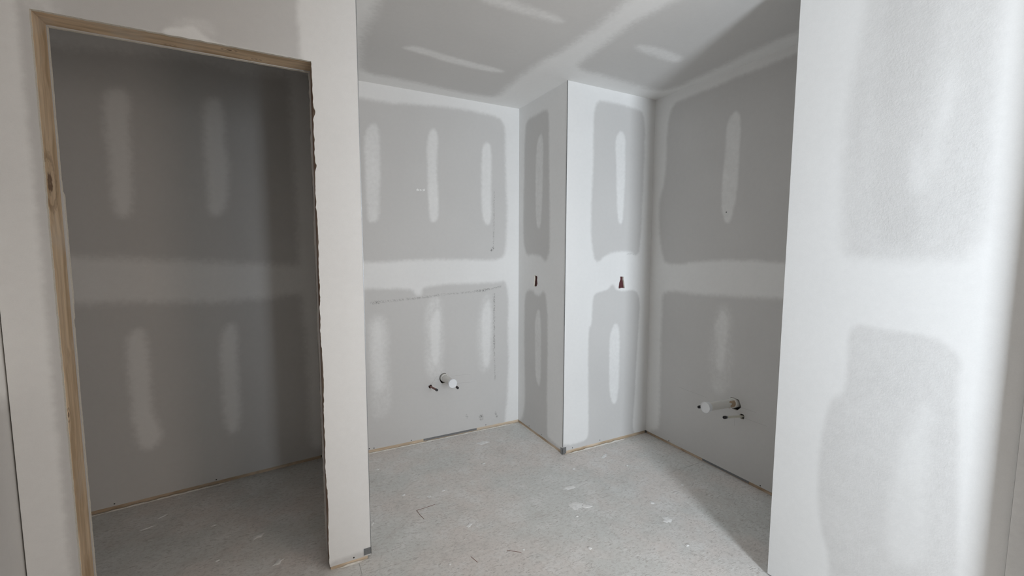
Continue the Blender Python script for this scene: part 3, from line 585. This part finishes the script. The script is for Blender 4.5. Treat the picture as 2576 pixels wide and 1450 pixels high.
def drain(base, tip, label, glue):
    b, t = Vector(base), Vector(tip); L = (t-b).length
    r = root('drain_pipe', b, label=label, cat='pipe', group='capped white drain stubs')
    M = (t-b).to_track_quat('Z', 'Y').to_matrix().to_4x4()
    lathe([(.021, -.07), (.0242, -.07), (.0242, L-.012), (.0242, L-.011), (.021, L-.011), (.021, -.07)], 32, M_PVC, 'pipe', r, M)
    lathe([(.0245, -.05), (.0292, -.05), (.0292, .010), (.0280, .0125), (.0245, .013), (.0245, .0105)], 32, M_PVC, 'coupling', r, M)
    lathe([(.0243, L-.030), (.0268, L-.030), (.0268, L-.006), (.0312, L-.004), (.0312, L), (.0296, L+.0012), (.0285, L-.002), (.0, L-.003)], 32, M_CAP, 'test_cap', r, M, label='round white plastic test cap')
    if glue:
        bm = bmesh.new(); n = 14; g0, g1 = -1.5, 1.0; rows_ = []
        for i in range(n+1):
            a = g0+(g1-g0)*i/n; l0 = .012; l1 = .055+.022*noise.noise(Vector((a*2.1, 4, 1)))
            rows_.append([bm.verts.new((.0245*math.cos(a), .0245*math.sin(a), z)) for z in (l0, l1)])
        for p, q in zip(rows_, rows_[1:]): bm.faces.new((p[0], q[0], q[1], p[1]))
        sm = bmesh.ops.create_icosphere(bm, subdivisions=2, radius=.005, matrix=Matrix.Translation((.024*math.cos(-1.45), .024*math.sin(-1.45), .040)))
        bm.transform(M); from_bm('glue_smear', bm, M_GLUE, r, label='brown glue smear')
    return r
drain((1.009, YB, .449), (1.009, YB-.178, .455), 'capped white drain pipe sticking out of the back alcove wall', False)
drain((XR, 1.613, .459), (XR-.253, 1.613, .4737), 'capped white drain pipe with brown glue stain on the shaded right wall', True)
def stub(base, tip, rad, mat, label, collar, gripper):
    b, t = Vector(base), Vector(tip); L = (t-b).length
    r = root('supply_pipe', b, label=label, cat='pipe', group='plugged water supply stubs')
    M = (t-b).to_track_quat('Z', 'Y').to_matrix().to_4x4()
    lathe([(0, -.06), (rad, -.06), (rad, L-.012), (rad*.7, L-.011), (0, L-.011)], 18, mat, 'tube', r, M)
    lathe([(rad*.8, L-.018), (rad*1.28, L-.018), (rad*1.28, L-.003), (rad*1.05, L), (rad*.55, L), (rad*.5, L-.003), (0, L-.003)], 18, M_BLK, 'plug', r, M, label='black end plug')
    if gripper: lathe([(rad*.95, L-.030), (rad*1.12, L-.030), (rad*1.12, L-.0185), (rad*.95, L-.0185)], 18, M_STEEL, 'crimp_ring', r, M)
    return r
stub((.904, YB, .399), (.904, YB-.150, .417), .0068, M_COP, 'dull copper supply stub left of the drain on the back alcove wall', True, False)
stub((1.054, YB, .413), (1.054, YB-.153, .4095), .0068, M_COP, 'supply stub almost hidden behind the drain cap on the back alcove wall', True, False)
stub((XR, 1.556, .395), (XR-.165, 1.556, .4185), .0068, M_PEX, 'cream plastic supply stub below the drain on the shaded right wall', True, True)
stub((XR, 1.665, .445), (XR-.244, 1.665, .457), .0068, M_PEX, 'supply stub hidden behind the drain on the right wall, only its black plug showing', True, True)

# ------------------------------------------------------------------ electrical boxes behind the ragged cut-outs
def ebox(cu, cv, mk, label):
    r = root('electrical_box', mk(cu, cv, .014), label=label, cat='electrical box', group='maroon electrical boxes')
    w2, h2 = .029, .046; bm = bmesh.new()
    def vv(a, b, c): return bm.verts.new(Vector(mk(cu+a, cv+b, c)) - Vector(r.location))
    f = [vv(-w2, -h2, .014), vv(w2, -h2, .014), vv(w2, h2, .014), vv(-w2, h2, .014)]; k = [vv(-w2, -h2, .052), vv(w2, -h2, .052), vv(w2, h2, .052), vv(-w2, h2, .052)]
    bm.faces.new(k)
    for i in range(4): bm.faces.new((f[i], f[(i+1) % 4], k[(i+1) % 4], k[i]))
    bmesh.ops.solidify(bm, geom=bm.faces[:], thickness=.0015)
    from_bm('box_body', bm, M_MAROON, r)
    bm = bmesh.new(); p = []
    for a, b in ((-.026, -.042), (.026, -.042), (.026, .042), (-.026, .042)): p.append((vv(a, b, .0155), vv(a, b, .017)))
    bm.faces.new([q[0] for q in p]); bm.faces.new([q[1] for q in p][::-1])
    for i in range(4): bm.faces.new((p[i][0], p[(i+1) % 4][0], p[(i+1) % 4][1], p[i][1]))
    from_bm('cover_plate', bm, M_MAROON, r)
ebox(2.681, 1.147, lambda u, v, d: (XC+d, u, v), 'maroon electrical box in the narrow cut-out on the side of the chase')
ebox(2.099, 1.147, lambda u, v, d: (u, YC+d, v), 'maroon electrical box in the bottle-shaped cut-out on the front of the chase')
